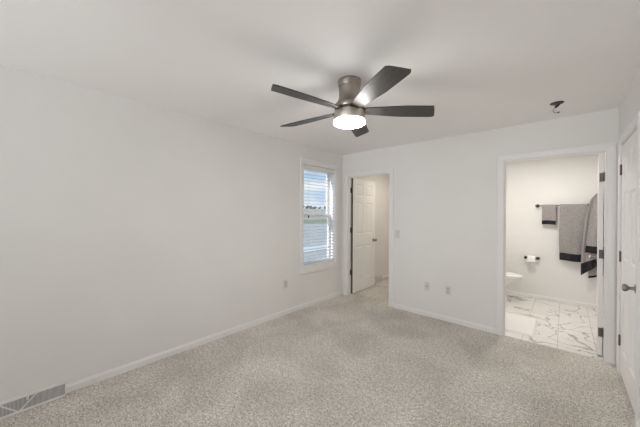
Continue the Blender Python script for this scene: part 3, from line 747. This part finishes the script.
# wall hook and the towel bunched on it
hk = thing('wall_hook', 'small dark wall hook in the bathroom corner behind the open door', 'hook', (0.385, FY, 1.745))
bm = bmesh.new(); lathe(bm, [(0.020, 0), (0.020, 0.005), (0.012, 0.009)], (0, 0, 0), (0, -1, 0), 20); obj('hook_plate', bm, m_bronze, hk)
bm = bmesh.new(); tube(bm, [(0, -0.006, 0.004), (0, -0.035, -0.006), (0, -0.055, 0.0), (0, -0.062, 0.020)], 0.006, 10)
lathe(bm, [(0.004, 0), (0.010, 0.005), (0.010, 0.012), (0.004, 0.016)], (0, -0.062, 0.016), (0, -0.2, 1), 14); obj('hook_arm', bm, m_bronze, hk, sm=True)
ht = thing('bath_towel', 'grey bath towel with black hems bunched on a hook beside the open bathroom door', 'towel', (0.36, FY, 0))
def drape(left, right, yoff, amp, nf, ph, nm, m, v0=0.0, v1=1.0, extra=0.0, thick=0.012, n=28, rows=46, par=None, nb=1.0):
    """left/right: polylines [(x, z)] from top to bottom; a pleated cloth between them"""
    def at(pl, v):
        t_ = v*(len(pl)-1); i = min(int(t_), len(pl)-2); f = t_-i
        f2 = f
        return (pl[i][0]*(1-f2)+pl[i+1][0]*f2, pl[i][1]*(1-f2)+pl[i+1][1]*f2)
    bm = bmesh.new(); loops = []
    for j in range(rows+1):
        v = v0 + (v1-v0)*j/rows
        a, c_ = at(left, v), at(right, v); fo, fi = [], []
        for i in range(n+1):
            u = i/n
            x = a[0]+(c_[0]-a[0])*u; z = a[1]+(c_[1]-a[1])*u
            k = min(1, v*2.2+0.15)
            k2 = min(1, v/0.15)
            y = -0.05*(1-k2) + yoff*k2 - amp*k*(0.55+0.45*math.sin(u*PI*2*nf+ph+v*1.1)) - 0.04*math.sin(u*PI)*k
            fo.append((x-0.36, y-extra-thick, z)); fi.append((x-0.36, y+extra, z))
        loops.append(fo + list(reversed(fi)))
    loft(bm, loops)
    return obj(nm, bm, m, par or ht, sm=True)
# long rear fold, its hem slanting up to the right
Lr = [(0.350, 1.735), (0.292, 1.66), (0.250, 1.50), (0.226, 1.30), (0.210, 1.10), (0.196, 0.90), (0.187, 0.72), (0.186, 0.50)]
Rr = [(0.372, 1.735), (0.395, 1.66), (0.41, 1.50), (0.415, 1.30), (0.42, 1.12), (0.42, 0.96), (0.42, 0.85), (0.42, 0.72)]
drape(Lr, Rr, -0.092, 0.035, 2.0, 0.4, 'rear_fold', m_towel, 0, 0.885)
o = drape(Lr, Rr, -0.092, 0.035, 2.0, 0.4, 'hem_band', m_hem, 0.885, 1.0, 0.0015, rows=8); o['label'] = 'black slanting hem band'
# short front fold
Lf = [(0.355, 1.738), (0.320, 1.66), (0.292, 1.50), (0.268, 1.30), (0.252, 1.15), (0.238, 0.98), (0.228, 0.86)]
Rf = [(0.372, 1.738), (0.395, 1.66), (0.412, 1.50), (0.42, 1.30), (0.425, 1.15), (0.425, 0.98), (0.425, 0.85)]
drape(Lf, Rf, -0.165, 0.030, 1.5, 2.2, 'front_fold', m_towel, 0, 0.86)
o = drape(Lf, Rf, -0.165, 0.030, 1.5, 2.2, 'hem_band', m_hem, 0.86, 1.0, 0.0015, rows=8); o['label'] = 'black hem band of the front fold'
# tail hanging lowest at the back
Lt = [(0.33, 1.1), (0.30, 0.8), (0.285, 0.6), (0.275, 0.455)]
Rt = [(0.42, 1.1), (0.425, 0.85), (0.43, 0.65), (0.43, 0.52)]
drape(Lt, Rt, -0.010, 0.010, 1.0, 0.0, 'rear_tail', m_towel, 0, 0.93, thick=0.008)
o = drape(Lt, Rt, -0.010, 0.010, 1.0, 0.0, 'hem_band', m_hem, 0.93, 1.0, 0.001, thick=0.008, rows=6); o['label'] = 'black hem band of the lowest tail'

# toilet paper holder and roll
PZ = 0.682
hp = thing('toilet_paper_holder', 'dark bronze toilet paper holder on the bathroom wall under the towel bar', 'toilet paper holder', (-0.412, FY, PZ))
for x in (-0.083, 0.083):
    bm = bmesh.new(); lathe(bm, [(0.025, 0), (0.025, 0.006), (0.018, 0.010), (0.010, 0.014), (0.010, 0.050), (0.018, 0.054), (0.020, 0.062), (0.016, 0.072), (0.006, 0.076)], (x, 0, 0), (0, -1, 0), 24); obj('mounting_post', bm, m_bronze, hp, sm=True)
bm = bmesh.new(); cyl(bm, (-0.083, -0.062, 0), (0.083, -0.062, 0), 0.0075, 14); obj('roller', bm, m_bronze, hp, sm=True)
rl = thing('toilet_paper_roll', 'white toilet paper roll on the dark holder beside the toilet', 'toilet paper', (-0.412, FY-0.062, PZ-0.0105))
a_, u_, v_ = frame_of((1, 0, 0))
bm = bmesh.new(); n = 40; rings = []
for r, x in ((0.020, -0.052), (0.050, -0.052), (0.052, -0.050), (0.052, 0.050), (0.050, 0.052), (0.020, 0.052)):
    rings.append([Vector((x, 0, 0)) + (u_*math.cos(2*PI*i/n)+v_*math.sin(2*PI*i/n))*r for i in range(n)])
loft(bm, rings + [rings[0]], cap=False); bmesh.ops.remove_doubles(bm, verts=bm.verts, dist=1e-6); obj('paper', bm, m_paper, rl, sm=True)
bm = bmesh.new(); rings = []
for r, x in ((0.0185, -0.0515), (0.0202, -0.0515), (0.0202, 0.0515), (0.0185, 0.0515)):
    rings.append([Vector((x, 0, 0)) + (u_*math.cos(2*PI*i/n)+v_*math.sin(2*PI*i/n))*r for i in range(n)])
loft(bm, rings + [rings[0]], cap=False); bmesh.ops.remove_doubles(bm, verts=bm.verts, dist=1e-6); obj('cardboard_core', bm, m_card, rl, sm=True)
bm = bmesh.new(); loft(bm, [[(-0.050, -0.0535, 0.0), (0.050, -0.0535, 0.0), (0.050, -0.0520, 0.0), (-0.050, -0.0520, 0.0)], [(-0.050, -0.0545, -0.045), (0.050, -0.0545, -0.045), (0.050, -0.0535, -0.045), (-0.050, -0.0535, -0.045)]]); obj('loose_sheet', bm, m_paper, rl)

# bath mat
bm = bmesh.new()
mx0, mx1, my0, my1 = -1.02, -0.255, 3.995, 4.68
rows = []
nx_, ny_ = 40, 36
def matz(x, y):
    e_ = min(x-mx0, mx1-x, y-my0, my1-y)
    return 0.016*min(1, (max(e_, 0)/0.02))**0.5 + 0.0012*math.sin(x*160)*math.sin(y*160)*(e_ > 0.02)
vs = [[bm.verts.new((mx0+(mx1-mx0)*i/nx_, my0+(my1-my0)*j/ny_, 0)) for i in range(nx_+1)] for j in range(ny_+1)]
for row in vs:
    for v in row: v.co.z = matz(v.co.x, v.co.y) + 0.004
vb = [[bm.verts.new((v.co.x, v.co.y, 0.0)) for v in row] for row in vs]
for j in range(ny_):
    for i in range(nx_):
        bm.faces.new((vs[j][i], vs[j][i+1], vs[j+1][i+1], vs[j+1][i])); bm.faces.new((vb[j][i], vb[j+1][i], vb[j+1][i+1], vb[j][i+1]))
for i in range(nx_):
    bm.faces.new((vs[0][i], vb[0][i], vb[0][i+1], vs[0][i+1])); bm.faces.new((vs[ny_][i], vs[ny_][i+1], vb[ny_][i+1], vb[ny_][i]))
for j in range(ny_):
    bm.faces.new((vs[j][0], vs[j+1][0], vb[j+1][0], vb[j][0])); bm.faces.new((vs[j][nx_], vb[j][nx_], vb[j+1][nx_], vs[j+1][nx_]))
o = tag(obj('bath_mat', bm, m_mat, sm=True), 'white bath mat on the marble floor just inside the bathroom doorway', 'bath mat')
o.location.z = -0.002

# lamps of the bathroom and passage (above the doorway heads)
def dome_lamp(label, loc, watts, color):
    r = thing('ceiling_light', label, 'ceiling light', loc)
    bm = bmesh.new(); lathe(bm, [(0.10, 0), (0.150, 0), (0.152, -0.012), (0.145, -0.022), (0.10, -0.022)], n=40); obj('lamp_base', bm, m_nickel, r, sm=True)
    bm = bmesh.new(); lathe(bm, [(0.138, -0.020), (0.138, -0.030), (0.118, -0.058), (0.070, -0.078), (0.001, -0.084)], n=40); obj('lamp_dome', bm, m_dome, r, sm=True)
    l = area('lamp_light', (loc[0], loc[1], loc[2]-0.10), (0, 0, 0), 0.24, 0.24, watts, color, 'DISK')
    return r
dome_lamp('round dome light on the bathroom ceiling', (-0.40, 4.75, H), BATH_W, (1.0, 0.945, 0.89))
dome_lamp('round dome light on the passage ceiling', (-2.05, 4.9, H), HALL_W, (1.0, 0.90, 0.78))
